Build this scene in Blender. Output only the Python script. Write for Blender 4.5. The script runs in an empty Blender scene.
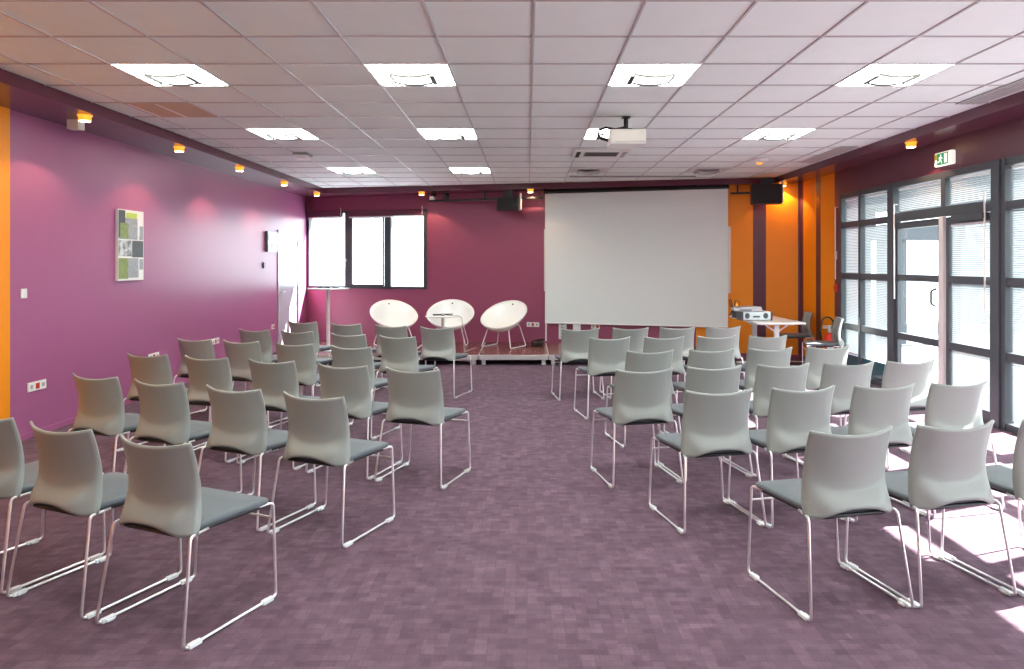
import bpy, bmesh, math, random
from mathutils import Vector, Matrix
random.seed(7)
PI = math.pi
C = bpy.context.scene.collection
sc = bpy.context.scene

# ------------------------------------------------------------------ camera
cam_d = bpy.data.cameras.new('camera'); cam = bpy.data.objects.new('camera', cam_d); C.objects.link(cam)
cam.location = (0, 0, 1.58); cam.rotation_euler = (PI/2, 0, 0)
cam_d.sensor_width = 36; cam_d.lens = 712/1024*36
cam_d.shift_x = -15/1024; cam_d.shift_y = -71/1024
cam_d.clip_start = 0.05; cam_d.clip_end = 300
sc.camera = cam

# ------------------------------------------------------------------ light
w = bpy.data.worlds.new('sky'); sc.world = w; w.use_nodes = True
wn = w.node_tree.nodes; bg = wn['Background']
bg.inputs[0].default_value = (0.84, 0.94, 1.0, 1); bg.inputs[1].default_value = 4.0
sun_d = bpy.data.lights.new('sun', 'SUN'); sun = bpy.data.objects.new('sun', sun_d); C.objects.link(sun)
sun_d.energy = 40; sun_d.angle = math.radians(0.6); sun_d.color = (1, 0.97, 0.92)
sdir = Vector((-0.93*math.cos(math.radians(42)), -0.36*math.cos(math.radians(42)), -math.sin(math.radians(42))))
sun.rotation_euler = sdir.to_track_quat('-Z', 'Y').to_euler()
sun.location = (12, 8, 9)
PANEL = 17.0          # luminance of a ceiling light
SPOT = 17            # watts of a soffit downlight
sc.view_settings.view_transform = 'Standard'; sc.view_settings.look = 'None'
sc.view_settings.exposure = 1.0; sc.view_settings.gamma = 1.0; sc.view_settings.use_curve_mapping = False

# ------------------------------------------------------------------ materials
def mat(name, col, rough=0.5, metal=0.0, spec=0.5, noise=0.0, nscale=20, bump=0.0, bscale=200, emit=0.0, ecol=None, coat=0.0, sheen=0.0):
    m = bpy.data.materials.new(name); m.use_nodes = True
    nt = m.node_tree; b = nt.nodes['Principled BSDF']
    b.inputs['Base Color'].default_value = (*col, 1); b.inputs['Roughness'].default_value = rough
    b.inputs['Metallic'].default_value = metal; b.inputs['Specular IOR Level'].default_value = spec
    b.inputs['Coat Weight'].default_value = coat; b.inputs['Sheen Weight'].default_value = sheen
    if emit:
        b.inputs['Emission Color'].default_value = (*(ecol or col), 1); b.inputs['Emission Strength'].default_value = emit
    if noise or bump:
        tc = nt.nodes.new('ShaderNodeTexCoord')
    if noise:
        n = nt.nodes.new('ShaderNodeTexNoise'); n.inputs['Scale'].default_value = nscale; n.inputs['Detail'].default_value = 4
        nt.links.new(tc.outputs['Object'], n.inputs['Vector'])
        r = nt.nodes.new('ShaderNodeMapRange'); r.inputs['To Min'].default_value = 1-noise; r.inputs['To Max'].default_value = 1+noise
        nt.links.new(n.outputs['Fac'], r.inputs['Value'])
        mx = nt.nodes.new('ShaderNodeMix'); mx.data_type = 'RGBA'; mx.blend_type = 'MULTIPLY'; mx.inputs['Factor'].default_value = 1
        mx.inputs['A'].default_value = (*col, 1); nt.links.new(r.outputs['Result'], mx.inputs['B'])
        nt.links.new(mx.outputs['Result'], b.inputs['Base Color'])
    if bump:
        n2 = nt.nodes.new('ShaderNodeTexNoise'); n2.inputs['Scale'].default_value = bscale; n2.inputs['Detail'].default_value = 3
        nt.links.new(tc.outputs['Object'], n2.inputs['Vector'])
        bp = nt.nodes.new('ShaderNodeBump'); bp.inputs['Strength'].default_value = bump; bp.inputs['Distance'].default_value = 0.002
        nt.links.new(n2.outputs['Fac'], bp.inputs['Height']); nt.links.new(bp.outputs['Normal'], b.inputs['Normal'])
    return m

M = {}
M['purple'] = mat('purple_paint', (0.36, 0.105, 0.235), 0.34, noise=0.03, nscale=3)
M['plum'] = mat('plum_paint', (0.30, 0.07, 0.135), 0.45, noise=0.03, nscale=3)
M['band'] = mat('dark_plum_paint', (0.115, 0.028, 0.05), 0.35)
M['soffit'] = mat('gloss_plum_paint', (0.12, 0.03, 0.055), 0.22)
M['orange'] = mat('orange_paint', (0.93, 0.29, 0.0), 0.5, noise=0.03, nscale=3)
M['tile'] = mat('ceiling_tile', (0.87, 0.94, 0.91), 0.75, noise=0.03, nscale=6, bump=0.2, bscale=300)
M['tbar'] = mat('ceiling_tbar', (0.55, 0.53, 0.53), 0.35)
M['white'] = mat('white_plastic', (0.80, 0.79, 0.76), 0.35, noise=0.02)
M['white_shell'] = mat('white_shell', (0.86, 0.86, 0.83), 0.28, coat=0.3, noise=0.015)
M['white_metal'] = mat('white_metal', (0.80, 0.80, 0.80), 0.3, noise=0.01)
M['screen'] = mat('screen_fabric', (0.80, 0.86, 0.84), 0.9, noise=0.01)
M['board'] = mat('whiteboard', (0.8, 0.8, 0.8), 0.2, noise=0.01)
M['shell'] = mat('grey_shell', (0.285, 0.30, 0.28), 0.40, noise=0.02, nscale=30, bump=0.15, bscale=500)
M['pad'] = mat('seat_fabric', (0.085, 0.10, 0.115), 0.55, noise=0.12, nscale=120, bump=0.3, bscale=600, sheen=0.15)
M['black'] = mat('black_plastic', (0.012, 0.012, 0.014), 0.4, noise=0.1)
M['chrome'] = mat('chrome', (0.95, 0.94, 0.94), 0.33, metal=1.0)
M['glide'] = mat('clear_glide', (0.85, 0.87, 0.88), 0.15, noise=0.02)
M['alu'] = mat('aluminium', (0.72, 0.72, 0.70), 0.32, metal=0.6, noise=0.04)
M['frame'] = mat('anthracite_metal', (0.055, 0.065, 0.075), 0.32, noise=0.05)
M['lightpost'] = mat('pale_post', (0.62, 0.58, 0.57), 0.4, noise=0.02)
M['slat'] = mat('blind_slat', (0.40, 0.43, 0.45), 0.4, noise=0.02)
M['doorw'] = mat('grey_door', (0.48, 0.47, 0.54), 0.22, noise=0.02)
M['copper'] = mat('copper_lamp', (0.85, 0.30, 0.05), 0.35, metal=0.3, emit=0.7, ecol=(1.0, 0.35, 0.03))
M['bulb'] = mat('warm_bulb', (1, 0.8, 0.5), 0.5, emit=14, ecol=(1.0, 0.72, 0.38))
M['panel'] = mat('light_diffuser', (0.9, 0.9, 0.88), 0.5, emit=PANEL, ecol=(0.91, 1.0, 0.94))
M['basket'] = mat('light_basket', (0.9, 0.9, 0.88), 0.5, emit=3.0, ecol=(0.91, 1.0, 0.94))
M['rim'] = mat('grey_plastic', (0.40, 0.385, 0.38), 0.5, noise=0.02)
M['lrim'] = mat('light_rim', (0.075, 0.07, 0.065), 0.6, noise=0.02)
M['unlit'] = mat('unlit_panel', (0.68, 0.66, 0.65), 0.5, noise=0.01)
M['beige'] = mat('beige_panel', (0.62, 0.47, 0.31), 0.6, noise=0.06, nscale=8)
M['red'] = mat('red_paint', (0.75, 0.03, 0.01), 0.3, noise=0.03)
M['redpl'] = mat('red_plastic', (0.6, 0.05, 0.02), 0.4, noise=0.02)
M['green'] = mat('sign_green', (0.0, 0.22, 0.07), 0.4, emit=0.3, ecol=(0.0, 0.3, 0.1))
M['signw'] = mat('sign_white', (0.85, 0.85, 0.8), 0.4, emit=0.35, ecol=(1, 1, 0.9))
M['yellow_refl'] = mat('sign_reflection', (0.85, 0.6, 0.05), 0.4, noise=0.01)
M['paper'] = mat('paper', (0.8, 0.82, 0.84), 0.6, noise=0.01)
M['acryl'] = mat('notice_board', (0.36, 0.47, 0.53), 0.25, noise=0.04)
M['silver'] = mat('silver_plastic', (0.62, 0.63, 0.64), 0.3, metal=0.5, noise=0.03)
M['projector'] = mat('projector_plastic', (0.80, 0.76, 0.69), 0.35, noise=0.015)
M['concrete'] = mat('concrete_outside', (0.14, 0.14, 0.14), 0.8, noise=0.08, nscale=2)
M['facade'] = mat('facade_outside', (0.055, 0.07, 0.085), 0.7, noise=0.06, nscale=2)
M['stagewood'] = mat('stage_board', (0.20, 0.075, 0.055), 0.22, noise=0.12, nscale=9)
M['dark'] = mat('dark_gap', (0.02, 0.02, 0.02), 0.8, noise=0.1)
M['spandrel'] = mat('spandrel_glass', (0.04, 0.10, 0.12), 0.12, noise=0.05)

def glass(name):
    m = bpy.data.materials.new(name); m.use_nodes = True; nt = m.node_tree
    for n in list(nt.nodes):
        if n.type != 'OUTPUT_MATERIAL': nt.nodes.remove(n)
    out = [n for n in nt.nodes if n.type == 'OUTPUT_MATERIAL'][0]
    t = nt.nodes.new('ShaderNodeBsdfTransparent'); t.inputs[0].default_value = (0.93, 0.96, 0.96, 1)
    g = nt.nodes.new('ShaderNodeBsdfGlossy'); g.inputs['Roughness'].default_value = 0.02
    f = nt.nodes.new('ShaderNodeFresnel'); f.inputs[0].default_value = 1.45
    mx = nt.nodes.new('ShaderNodeMixShader'); geo = nt.nodes.new('ShaderNodeNewGeometry'); sb = nt.nodes.new('ShaderNodeMath'); sb.operation = 'MULTIPLY'
    inv = nt.nodes.new('ShaderNodeMath'); inv.operation = 'SUBTRACT'; inv.inputs[0].default_value = 1.0; nt.links.new(geo.outputs['Backfacing'], inv.inputs[1])
    nt.links.new(f.outputs[0], sb.inputs[0]); nt.links.new(inv.outputs[0], sb.inputs[1]); nt.links.new(sb.outputs[0], mx.inputs[0])   # reflect on the front face only
    nt.links.new(t.outputs[0], mx.inputs[1]); nt.links.new(g.outputs[0], mx.inputs[2])
    nt.links.new(mx.outputs[0], out.inputs[0]); return m
M['glass'] = glass('window_glass')

def carpet():
    m = mat('purple_carpet', (0.15, 0.07, 0.11), 0.95, spec=0.2)
    nt = m.node_tree; b = nt.nodes['Principled BSDF']; L = nt.links
    tc = nt.nodes.new('ShaderNodeTexCoord')
    def brick(sc_, rot, c1, c2):
        mp = nt.nodes.new('ShaderNodeMapping'); mp.inputs['Rotation'].default_value = (0, 0, rot)
        L.new(tc.outputs['Object'], mp.inputs['Vector'])
        k = nt.nodes.new('ShaderNodeTexBrick'); k.inputs['Scale'].default_value = sc_
        k.inputs['Color1'].default_value = (*c1, 1); k.inputs['Color2'].default_value = (*c2, 1)
        k.inputs['Mortar'].default_value = (*[(a+b_)/2*0.92 for a, b_ in zip(c1, c2)], 1)
        k.inputs['Mortar Size'].default_value = 0.012; k.inputs['Mortar Smooth'].default_value = 0.6
        k.inputs['Brick Width'].default_value = 0.5; k.inputs['Row Height'].default_value = 0.25
        L.new(mp.outputs[0], k.inputs['Vector']); return k
    k1 = brick(6.0, 0, (0.128, 0.074, 0.104), (0.172, 0.106, 0.142))
    k2 = brick(4.6, PI/2, (0.80, 0.80, 0.80), (1.08, 1.08, 1.08))
    n = nt.nodes.new('ShaderNodeTexNoise'); n.inputs['Scale'].default_value = 160; n.inputs['Detail'].default_value = 4
    L.new(tc.outputs['Object'], n.inputs['Vector'])
    n2 = nt.nodes.new('ShaderNodeTexNoise'); n2.inputs['Scale'].default_value = 14; n2.inputs['Detail'].default_value = 5
    L.new(tc.outputs['Object'], n2.inputs['Vector'])
    r = nt.nodes.new('ShaderNodeMapRange'); r.inputs['To Min'].default_value = 0.65; r.inputs['To Max'].default_value = 1.35
    L.new(n.outputs['Fac'], r.inputs['Value'])
    r2 = nt.nodes.new('ShaderNodeMapRange'); r2.inputs['To Min'].default_value = 0.72; r2.inputs['To Max'].default_value = 1.28
    L.new(n2.outputs['Fac'], r2.inputs['Value'])
    prev = k1.outputs['Color']
    for o in (k2.outputs['Color'], r.outputs['Result'], r2.outputs['Result']):
        mx = nt.nodes.new('ShaderNodeMix'); mx.data_type = 'RGBA'; mx.blend_type = 'MULTIPLY'; mx.inputs['Factor'].default_value = 1
        L.new(prev, mx.inputs['A']); L.new(o, mx.inputs['B']); prev = mx.outputs['Result']
    L.new(prev, b.inputs['Base Color'])
    bp = nt.nodes.new('ShaderNodeBump'); bp.inputs['Strength'].default_value = 0.5; bp.inputs['Distance'].default_value = 0.004
    L.new(n.outputs['Fac'], bp.inputs['Height']); L.new(bp.outputs['Normal'], b.inputs['Normal'])
    return m
M['carpet'] = carpet()

# ------------------------------------------------------------------ mesh builder
class MB:
    def __init__(s): s.v = []; s.f = []; s.m = []; s.s = []
    def add(s, vs, fs, mi=0, smooth=False):
        o = len(s.v); s.v += [tuple(v) for v in vs]
        for f in fs: s.f.append(tuple(o+i for i in f)); s.m.append(mi); s.s.append(smooth)
        return s
    def box(s, x0, x1, y0, y1, z0, z1, mi=0):
        x0, x1 = sorted((x0, x1)); y0, y1 = sorted((y0, y1)); z0, z1 = sorted((z0, z1))
        v = [(x, y, z) for z in (z0, z1) for y in (y0, y1) for x in (x0, x1)]
        return s.add(v, [(0,2,3,1),(4,5,7,6),(0,1,5,4),(2,6,7,3),(0,4,6,2),(1,3,7,5)], mi)
    def prism(s, poly, z0, z1, mi=0):       # counter-clockwise plan polygon
        n = len(poly); v = [(x, y, z0) for x, y in poly]+[(x, y, z1) for x, y in poly]
        fs = [tuple(reversed(range(n))), tuple(range(n, 2*n))]+[(i, (i+1) % n, n+(i+1) % n, n+i) for i in range(n)]
        return s.add(v, fs, mi)
    def tube(s, pts, r, n=8, mi=0, closed=False, caps=True):
        P = [Vector(p) for p in pts]; k = len(P); rings = []
        up = Vector((0, 0, 1)); T0 = (P[1]-P[0]).normalized()
        if abs(T0.dot(up)) > 0.9: up = Vector((1, 0, 0))
        nrm = T0.cross(up).normalized()
        for i in range(k):
            if closed: T = (P[(i+1) % k]-P[i-1]).normalized()
            else: T = (P[min(i+1, k-1)]-P[max(i-1, 0)]).normalized()
            nrm = (nrm-T*nrm.dot(T)).normalized(); bn = T.cross(nrm)
            rings.append([P[i]+(nrm*math.cos(2*PI*j/n)+bn*math.sin(2*PI*j/n))*r for j in range(n)])
        v = [q for R_ in rings for q in R_]; fs = []
        for i in range(k if closed else k-1):
            a = i*n; b = ((i+1) % k)*n
            for j in range(n): fs.append((a+j, a+(j+1) % n, b+(j+1) % n, b+j))
        s.add(v, fs, mi, True)
        if caps and not closed:
            s.add(rings[0], [tuple(reversed(range(n)))], mi); s.add(rings[-1], [tuple(range(n))], mi)
        return s
    def lathe(s, prof, c=(0, 0, 0), n=24, mi=0, smooth=True):   # prof [(r,z)] bottom -> top
        v = []; fs = []
        for r, z in prof:
            r = max(r, 1e-4)
            for j in range(n): v.append((c[0]+r*math.cos(2*PI*j/n), c[1]+r*math.sin(2*PI*j/n), c[2]+z))
        for i in range(len(prof)-1):
            for j in range(n): fs.append((i*n+j, i*n+(j+1) % n, (i+1)*n+(j+1) % n, (i+1)*n+j))
        fs.append(tuple(reversed(range(n)))); fs.append(tuple((len(prof)-1)*n+j for j in range(n)))
        return s.add(v, fs, mi, smooth)
    def build(s, name, mats, parent=None, bevel=0, flat=False):
        me = bpy.data.meshes.new(name); me.from_pydata(s.v, [], s.f)
        for mm in (mats if isinstance(mats, (list, tuple)) else [mats]): me.materials.append(M[mm] if isinstance(mm, str) else mm)
        for p, mi, sm in zip(me.polygons, s.m, s.s): p.material_index = mi; p.use_smooth = sm and not flat
        me.validate(); me.update()
        o = bpy.data.objects.new(name, me); C.objects.link(o)
        if parent: o.parent = parent
        if bevel:
            b = o.modifiers.new('bevel', 'BEVEL'); b.width = bevel; b.segments = 2; b.limit_method = 'ANGLE'
        if any(s.s): 
            try: me.set_sharp_from_angle(angle=math.radians(50))
            except Exception: pass
        return o

def fillet(pts, r, n=5):
    P = [Vector(p) for p in pts]; out = [P[0]]
    for i in range(1, len(P)-1):
        a = (P[i-1]-P[i]); b = (P[i+1]-P[i]); rr = min(r, a.length*0.45, b.length*0.45)
        p0 = P[i]+a.normalized()*rr; p1 = P[i]+b.normalized()*rr
        for k in range(n+1):
            t = k/n; out.append(p0*(1-t)**2+P[i]*2*t*(1-t)+p1*t*t)
    return out+[P[-1]]

def thing(name, label, cat, loc=(0, 0, 0), rz=0, group=None):
    o = bpy.data.objects.new(name, None); C.objects.link(o); o.empty_display_size = 0.1
    o.location = loc; o.rotation_euler = (0, 0, rz); o['label'] = label; o['category'] = cat
    if group: o['group'] = group
    return o
def tag(o, label, cat, group=None, kind=None):
    o['label'] = label; o['category'] = cat
    if group: o['group'] = group
    if kind: o['kind'] = kind
    return o
def struct(o): o['kind'] = 'structure'; return o
def dup(root, loc, rz, label, group=None):
    r = root.copy(); C.objects.link(r); r.location = loc; r.rotation_euler = (0, 0, rz); r['label'] = label
    if group: r['group'] = group
    for ch in list(root.children):
        c = ch.copy(); C.objects.link(c); c.parent = r
        for g in list(ch.children):
            d = g.copy(); C.objects.link(d); d.parent = c
    return r

# ------------------------------------------------------------------ room dimensions (metres)
XL, XR = -4.5, 4.55; FXL, FXR = -3.89, 4.14       # walls, edges of the main ceiling
ZC, ZS = 3.016, 2.92                               # main ceiling, soffit
YF = -3.0                                          # wall behind the viewer
CL = (XL, 14.56); SL = -0.2972                     # left end and slope of the angled end wall
def wallY(x, off=0): return CL[1]+SL*(x-XL)-off*math.hypot(1, SL)
TH = math.atan(SL); CORN = (XR, wallY(XR)); WLEN = (XR-XL)/math.cos(TH)
def fasY(x): return 12.78-0.215*x
def onwall(px, off=0):                             # x,y of a spot on the end wall
    k = (px-527)/712; y = (CL[1]-SL*XL-off*math.hypot(1, SL))/(1-SL*k); return k*y, y
def zat(py, y): return 1.58+(263.5-py)*y/712
def U(px, off=0):                                  # distance along the end wall from its left corner
    x, y = onwall(px, off); return (x-XL)*math.cos(TH)+(y-CL[1])*math.sin(TH)
def wallpt(u, off=0, z=0):                         # world point from wall distance
    return (XL+u*math.cos(TH)+off*math.sin(TH), CL[1]+u*math.sin(TH)-off*math.cos(TH), z)

# ------------------------------------------------------------------ shell of the room
poly = [(XL-0.3, YF-0.2), (XR+0.3, YF-0.2), (XR+0.3, CORN[1]+0.2), (XL-0.3, CL[1]+0.4)]
struct(MB().prism(poly, -0.12, 0).build('floor', 'carpet'))

c = MB()
GP = 0.61; GX0 = 0.04; GR = 0.6175; GY0 = 3.895
c.prism([(FXL, YF), (FXR, YF), (FXR, fasY(FXR)), (FXL, fasY(FXL))], ZC+0.006, ZC+0.1, 0)
for n in range(-7, 8):
    x = GX0+GP*n
    if FXL < x-0.02 and x+0.02 < FXR: c.box(x-0.007, x+0.007, YF, fasY(x)-0.002, ZC-0.002, ZC+0.006, 1)
for k in range(-11, 16):
    y = GY0+GR*k; xe = min(FXR, (12.78-y)/0.215)
    if xe > FXL: c.box(FXL, xe, y-0.007, y+0.007, ZC-0.0015, ZC+0.006, 1)
ceil = struct(c.build('ceiling', ['tile', 'tbar']))
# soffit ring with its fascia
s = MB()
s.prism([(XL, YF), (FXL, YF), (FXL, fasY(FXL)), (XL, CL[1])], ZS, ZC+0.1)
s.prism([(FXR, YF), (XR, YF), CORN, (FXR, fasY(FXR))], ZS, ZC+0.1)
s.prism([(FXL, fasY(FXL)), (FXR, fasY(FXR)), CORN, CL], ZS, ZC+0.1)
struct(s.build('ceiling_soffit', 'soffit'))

# left wall: purple from the orange part onwards
b = MB(); b.box(XL-0.25, XL, 6.17, CL[1]+0.4, 0, ZC+0.1, 0); b.box(XL-0.25, XL+0.02, YF, 6.17, 0, ZC+0.1, 1)
struct(b.build('wall_left', ['purple', 'orange']))
bb = MB(); bb.box(XL, XL+0.012, 6.2, 12.84, 0, 0.055); bb.box(XL, XL+0.012, 13.96, 14.55, 0, 0.055)
struct(bb.build('baseboard_left', 'purple', bevel=0.003))
struct(MB().box(XL-0.3, XR+0.3, YF-0.2, YF, 0, ZC+0.1).build('wall_rear', 'purple'))

# end wall (local x along the wall, local -y into the room)
WU0, WU1 = U(308.5), U(427); WZ0, WZ1 = 1.085, 2.635
uo, u1, u2, u3 = U(696), U(753), U(766), U(798)
e = MB(); t = 0.25
e.box(0, WU0, 0, t, 0, ZC+0.1, 0); e.box(WU0, WU1, 0, t, 0, WZ0, 0); e.box(WU0, WU1, 0, t, WZ1, ZC+0.1, 0)
e.box(WU1, uo, 0, t, 0, ZC+0.1, 0); e.box(uo, u1, 0, t, 0, ZC+0.1, 1); e.box(u1, u2, 0, t, 0, ZC+0.1, 2)
e.box(u2, u3, 0, t, 0, ZC+0.1, 1); e.box(u3, WLEN+0.1, 0, t, 0, ZC+0.1, 2)
ew = struct(e.build('wall_end', ['plum', 'orange', 'band'])); ew.location = (CL[0], CL[1], 0); ew.rotation_euler = (0, 0, TH)
e = MB(); e.box(0, WLEN, -0.012, 0, 0, 0.055)
o = struct(e.build('baseboard_end', 'plum', bevel=0.003)); o.location = ew.location; o.rotation_euler = ew.rotation_euler

# window in the end wall
fr = MB(); d0, d1 = -0.03, 0.06
ua, ub_, uc, ud = U(345.5), U(351.5), U(385), U(391.5)
f = 0.045
fr.box(WU0, WU1, d0, d1, WZ0, WZ0+f); fr.box(WU0, WU1, d0, d1, WZ1-f, WZ1)
fr.box(WU0, WU0+f*0.7, d0, d1, WZ0, WZ1); fr.box(WU1-f*1.4, WU1, d0, d1, WZ0, WZ1)
fr.box(ua, ub_, d0, d1, WZ0, WZ1); fr.box(uc, ud, d0, d1, WZ0, WZ1)
win = struct(fr.build('window_1', 'frame', bevel=0.004)); win.location = ew.location; win.rotation_euler = ew.rotation_euler
sash = MB(); sash.box(ub_, uc, d0-0.015, d0, WZ0+0.03, WZ0+0.085); sash.box(ub_, uc, d0-0.015, d0, WZ1-0.16, WZ1-0.11)
sash.box(ub_, ub_+0.04, d0-0.015, d0, WZ0+0.03, WZ1-0.11); sash.box(uc-0.03, uc, d0-0.015, d0, WZ0+0.03, WZ1-0.11)
sash.build('sash', 'frame', win, bevel=0.003)
for a_, b_ in ((WU0, ua), (ub_, uc), (ud, WU1)):
    MB().box(a_, b_, 0.02, 0.03, WZ0, WZ1).build('pane', 'glass', win)
MB().box(ua+0.03, ua+0.05, d0-0.07, d0-0.05, 1.50, 1.66).box(ua+0.025, ua+0.055, d0-0.05, d0, 1.62, 1.67).build('handle', 'silver', win, bevel=0.004)
for a_, b_, nm in ((WU0+0.02, ua-0.03, 'leftmost'), (ub_-0.02, WU1-0.04, 'wide')):
    th = thing('roller_blind', 'rolled up %s blind case above the %s of the end wall window' % ('dark' if nm == 'wide' else 'short dark', 'two right panes' if nm == 'wide' else 'left pane'), 'blind', wallpt(a_, 0.035), TH)
    MB().box(0, b_-a_, -0.055, 0.0, WZ1-0.12, WZ1-0.005).build('case', 'band', th, bevel=0.006)
    MB().tube([(0.01, -0.03, WZ1-0.135), (b_-a_-0.01, -0.03, WZ1-0.135)], 0.013, 8).build('rolled_slats', 'white_metal', th)
    MB().tube([(b_-a_-0.02, -0.06, WZ1+0.06), (b_-a_-0.02, -0.062, WZ1-0.1)], 0.006, 6).build('cord', 'white', th)

# right wall
YW0 = 10.28; YW1 = -1.5; ZT = 2.577
b = MB()
b.box(XR, XR+0.25, YF, YW1, 0, ZC+0.1, 0); b.box(XR, XR+0.25, YW1, YW0, ZT, ZC+0.1, 0)
for y0, y1, mi in ((YW0, 10.53, 0), (10.53, 11.03, 1), (11.03, 11.21, 0), (11.21, 11.72, 1), (11.72, 12.1, 0)):
    b.box(XR, XR+0.25, y0, y1, 0, ZC+0.1, mi)
struct(b.build('wall_right', ['band', 'orange']))
struct(MB().box(XR-0.012, XR, 10.3, CORN[1], 0, 0.055).build('baseboard_right', 'band', bevel=0.003))

FX0, FX1 = XR-0.03, XR+0.05
def hrails(m, y0, y1, zs):
    for z0, z1 in zs: m.box(FX0, FX1, y0, y1, z0, z1)
RZ = ((0, 0.07), (0.66, 0.74), (1.37, 1.45), (2.09, 2.17), (ZT-0.07, ZT))
def window_bay(num, y0, y1, muls, spandrel=None):
    m = MB(); hrails(m, y0, y1, RZ)
    for ya, wd in muls: m.box(FX0-0.01, FX1, ya-wd/2, ya+wd/2, 0, ZT)
    wdw = struct(m.build('window_%d' % num, 'frame', bevel=0.004))
    if spandrel: MB().box(XR-0.005, XR+0.02, y0, y1, 0.07, 0.30).build('spandrel_panel', 'spandrel', wdw)
    MB().box(XR+0.036, XR+0.044, y0, y1, 0.3 if spandrel else 0.05, ZT-0.05).build('pane', 'glass', wdw)
    return wdw
window_bay(2, 8.86, YW0, ((10.25, 0.06), (9.67, 0.06), (8.89, 0.06)), True)
window_bay(3, 6.05, 6.78, ((6.75, 0.06), (6.08, 0.06)))
window_bay(4, 4.5, 6.05, ((6.02, 0.06), (5.3, 0.06), (4.53, 0.06)))
window_bay(5, 3.0, 4.5, ((4.47, 0.06), (3.75, 0.06), (3.03, 0.06)))
window_bay(6, 0.75, 3.0, ((2.97, 0.06), (1.9, 0.06), (0.78, 0.06)))
window_bay(7, -1.5, 0.75, ((0.72, 0.06), (-0.4, 0.06), (-1.47, 0.06)))
# double glazed door with top lights
m = MB()
m.box(FX0-0.02, FX1, 8.76, 8.86, 0, ZT); m.box(FX0-0.03, FX1, 6.78, 6.9, 0, ZT)
m.box(FX0-0.01, FX1, 6.9, 8.76, 2.09, 2.2); m.box(FX0, FX1, 6.9, 8.76, ZT-0.07, ZT); m.box(FX0, FX1, 7.70, 7.78, 2.2, ZT-0.07)
dr = struct(m.build('door_2', 'frame', bevel=0.004))
MB().box(XR+0.036, XR+0.044, 6.9, 8.76, 2.2, ZT-0.07).build('top_light_pane', 'glass', dr)
MB().box(FX0-0.03, FX0+0.01, 7.69, 7.77, 0.0, 2.09).build('centre_post', 'lightpost', dr, bevel=0.004)
for y0, y1 in ((7.78, 8.755), (6.905, 7.69)):
    l = MB()
    l.box(FX0+0.005, FX1-0.02, y0, y0+0.06, 0.01, 2.08); l.box(FX0+0.005, FX1-0.02, y1-0.06, y1, 0.01, 2.08)
    for z0, z1 in ((0.01, 0.13), (0.66, 0.74), (1.37, 1.45), (2.0, 2.08)): l.box(FX0+0.005, FX1-0.02, y0+0.06, y1-0.06, z0, z1)
    leaf = l.build('leaf', 'frame', dr, bevel=0.003)
    MB().box(XR+0.012, XR+0.018, y0+0.05, y1-0.05, 0.1, 2.02).build('pane', 'glass', leaf)
MB().tube(fillet([(FX0, 7.86, 1.30), (FX0-0.06, 7.86, 1.28), (FX0-0.06, 7.86, 1.13), (FX0, 7.86, 1.11)], 0.03), 0.012, 8).build('door_handle', 'frame', dr)
MB().box(FX0-0.06, FX0+0.004, 6.98, 7.5, 2.02, 2.085).build('door_closer', 'frame', dr, bevel=0.005)

def blind(y0, y1, z0, z1, label, x=XR+0.026, tilt=46):
    th = thing('venetian_blind', label, 'blind', (x, (y0+y1)/2, z0), 0, 'venetian blinds of the glazed wall')
    h = (y1-y0)/2; m = MB(); z = 0.02; a = math.radians(tilt); dx, dz = 0.0112*math.cos(a), 0.0112*math.sin(a)
    while z < z1-z0-0.03:
        m.add([(-dx, -h, z-dz), (dx, -h, z+dz), (dx, h, z+dz), (-dx, h, z-dz), (0, -h, z+0.002), (0, h, z+0.002)],
              [(0, 4, 5, 3), (4, 1, 2, 5)], 0); z += 0.021
    m.build('slats', 'slat', th)
    MB().box(-0.009, 0.009, -h, h, z1-z0-0.025, z1-z0).build('head_rail', 'white_metal', th)
    return th
blind(8.93, 9.63, 0.31, ZT-0.08, 'venetian blind over the right column of panes in the far glazed bay')
blind(9.71, 10.21, 0.31, ZT-0.08, 'venetian blind over the narrow column of panes nearest the orange wall')
blind(6.12, 6.71, 0.08, ZT-0.08, 'venetian blind in the glazed bay at the right edge of the photo')
blind(3.07, 3.71, 0.08, ZT-0.08, 'venetian blind added outside the right picture edge to block the sun, nearer half')  # unseen blind, put in to keep the sun off the near floor
blind(3.79, 4.43, 0.08, ZT-0.08, 'venetian blind added to block the sun in the unseen glazed bay before the two open ones')  # other half of the same bay, also put in to stop the sun
blind(7.79, 8.75, 2.21, ZT-0.08, 'short venetian blind above the left leaf of the glazed door')
blind(6.91, 7.69, 2.21, ZT-0.08, 'short venetian blind above the right leaf of the glazed door')
blind(6.97, 7.63, 0.13, 2.0, 'tall venetian blind covering the right leaf of the glazed door', x=XR+0.001)
for y, z0, z1, lab in ((8.70, 1.15, 2.3, 'white blind wand beside the left leaf of the glazed door'), (6.98, 1.1, 2.3, 'white blind wand in front of the right leaf of the glazed door'),
                   (10.36, 1.35, 2.4, 'white blind wand hanging on the plum wall strip beside the glazing')):
    o = MB().tube([(XR-0.065, y, z1), (XR-0.062, y, z0)], 0.008, 6).tube([(XR-0.065, y, z1), (XR-0.02, y, z1)], 0.005, 6).build('blind_wand', 'white'); tag(o, lab, 'wand', 'blind wands')

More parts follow.
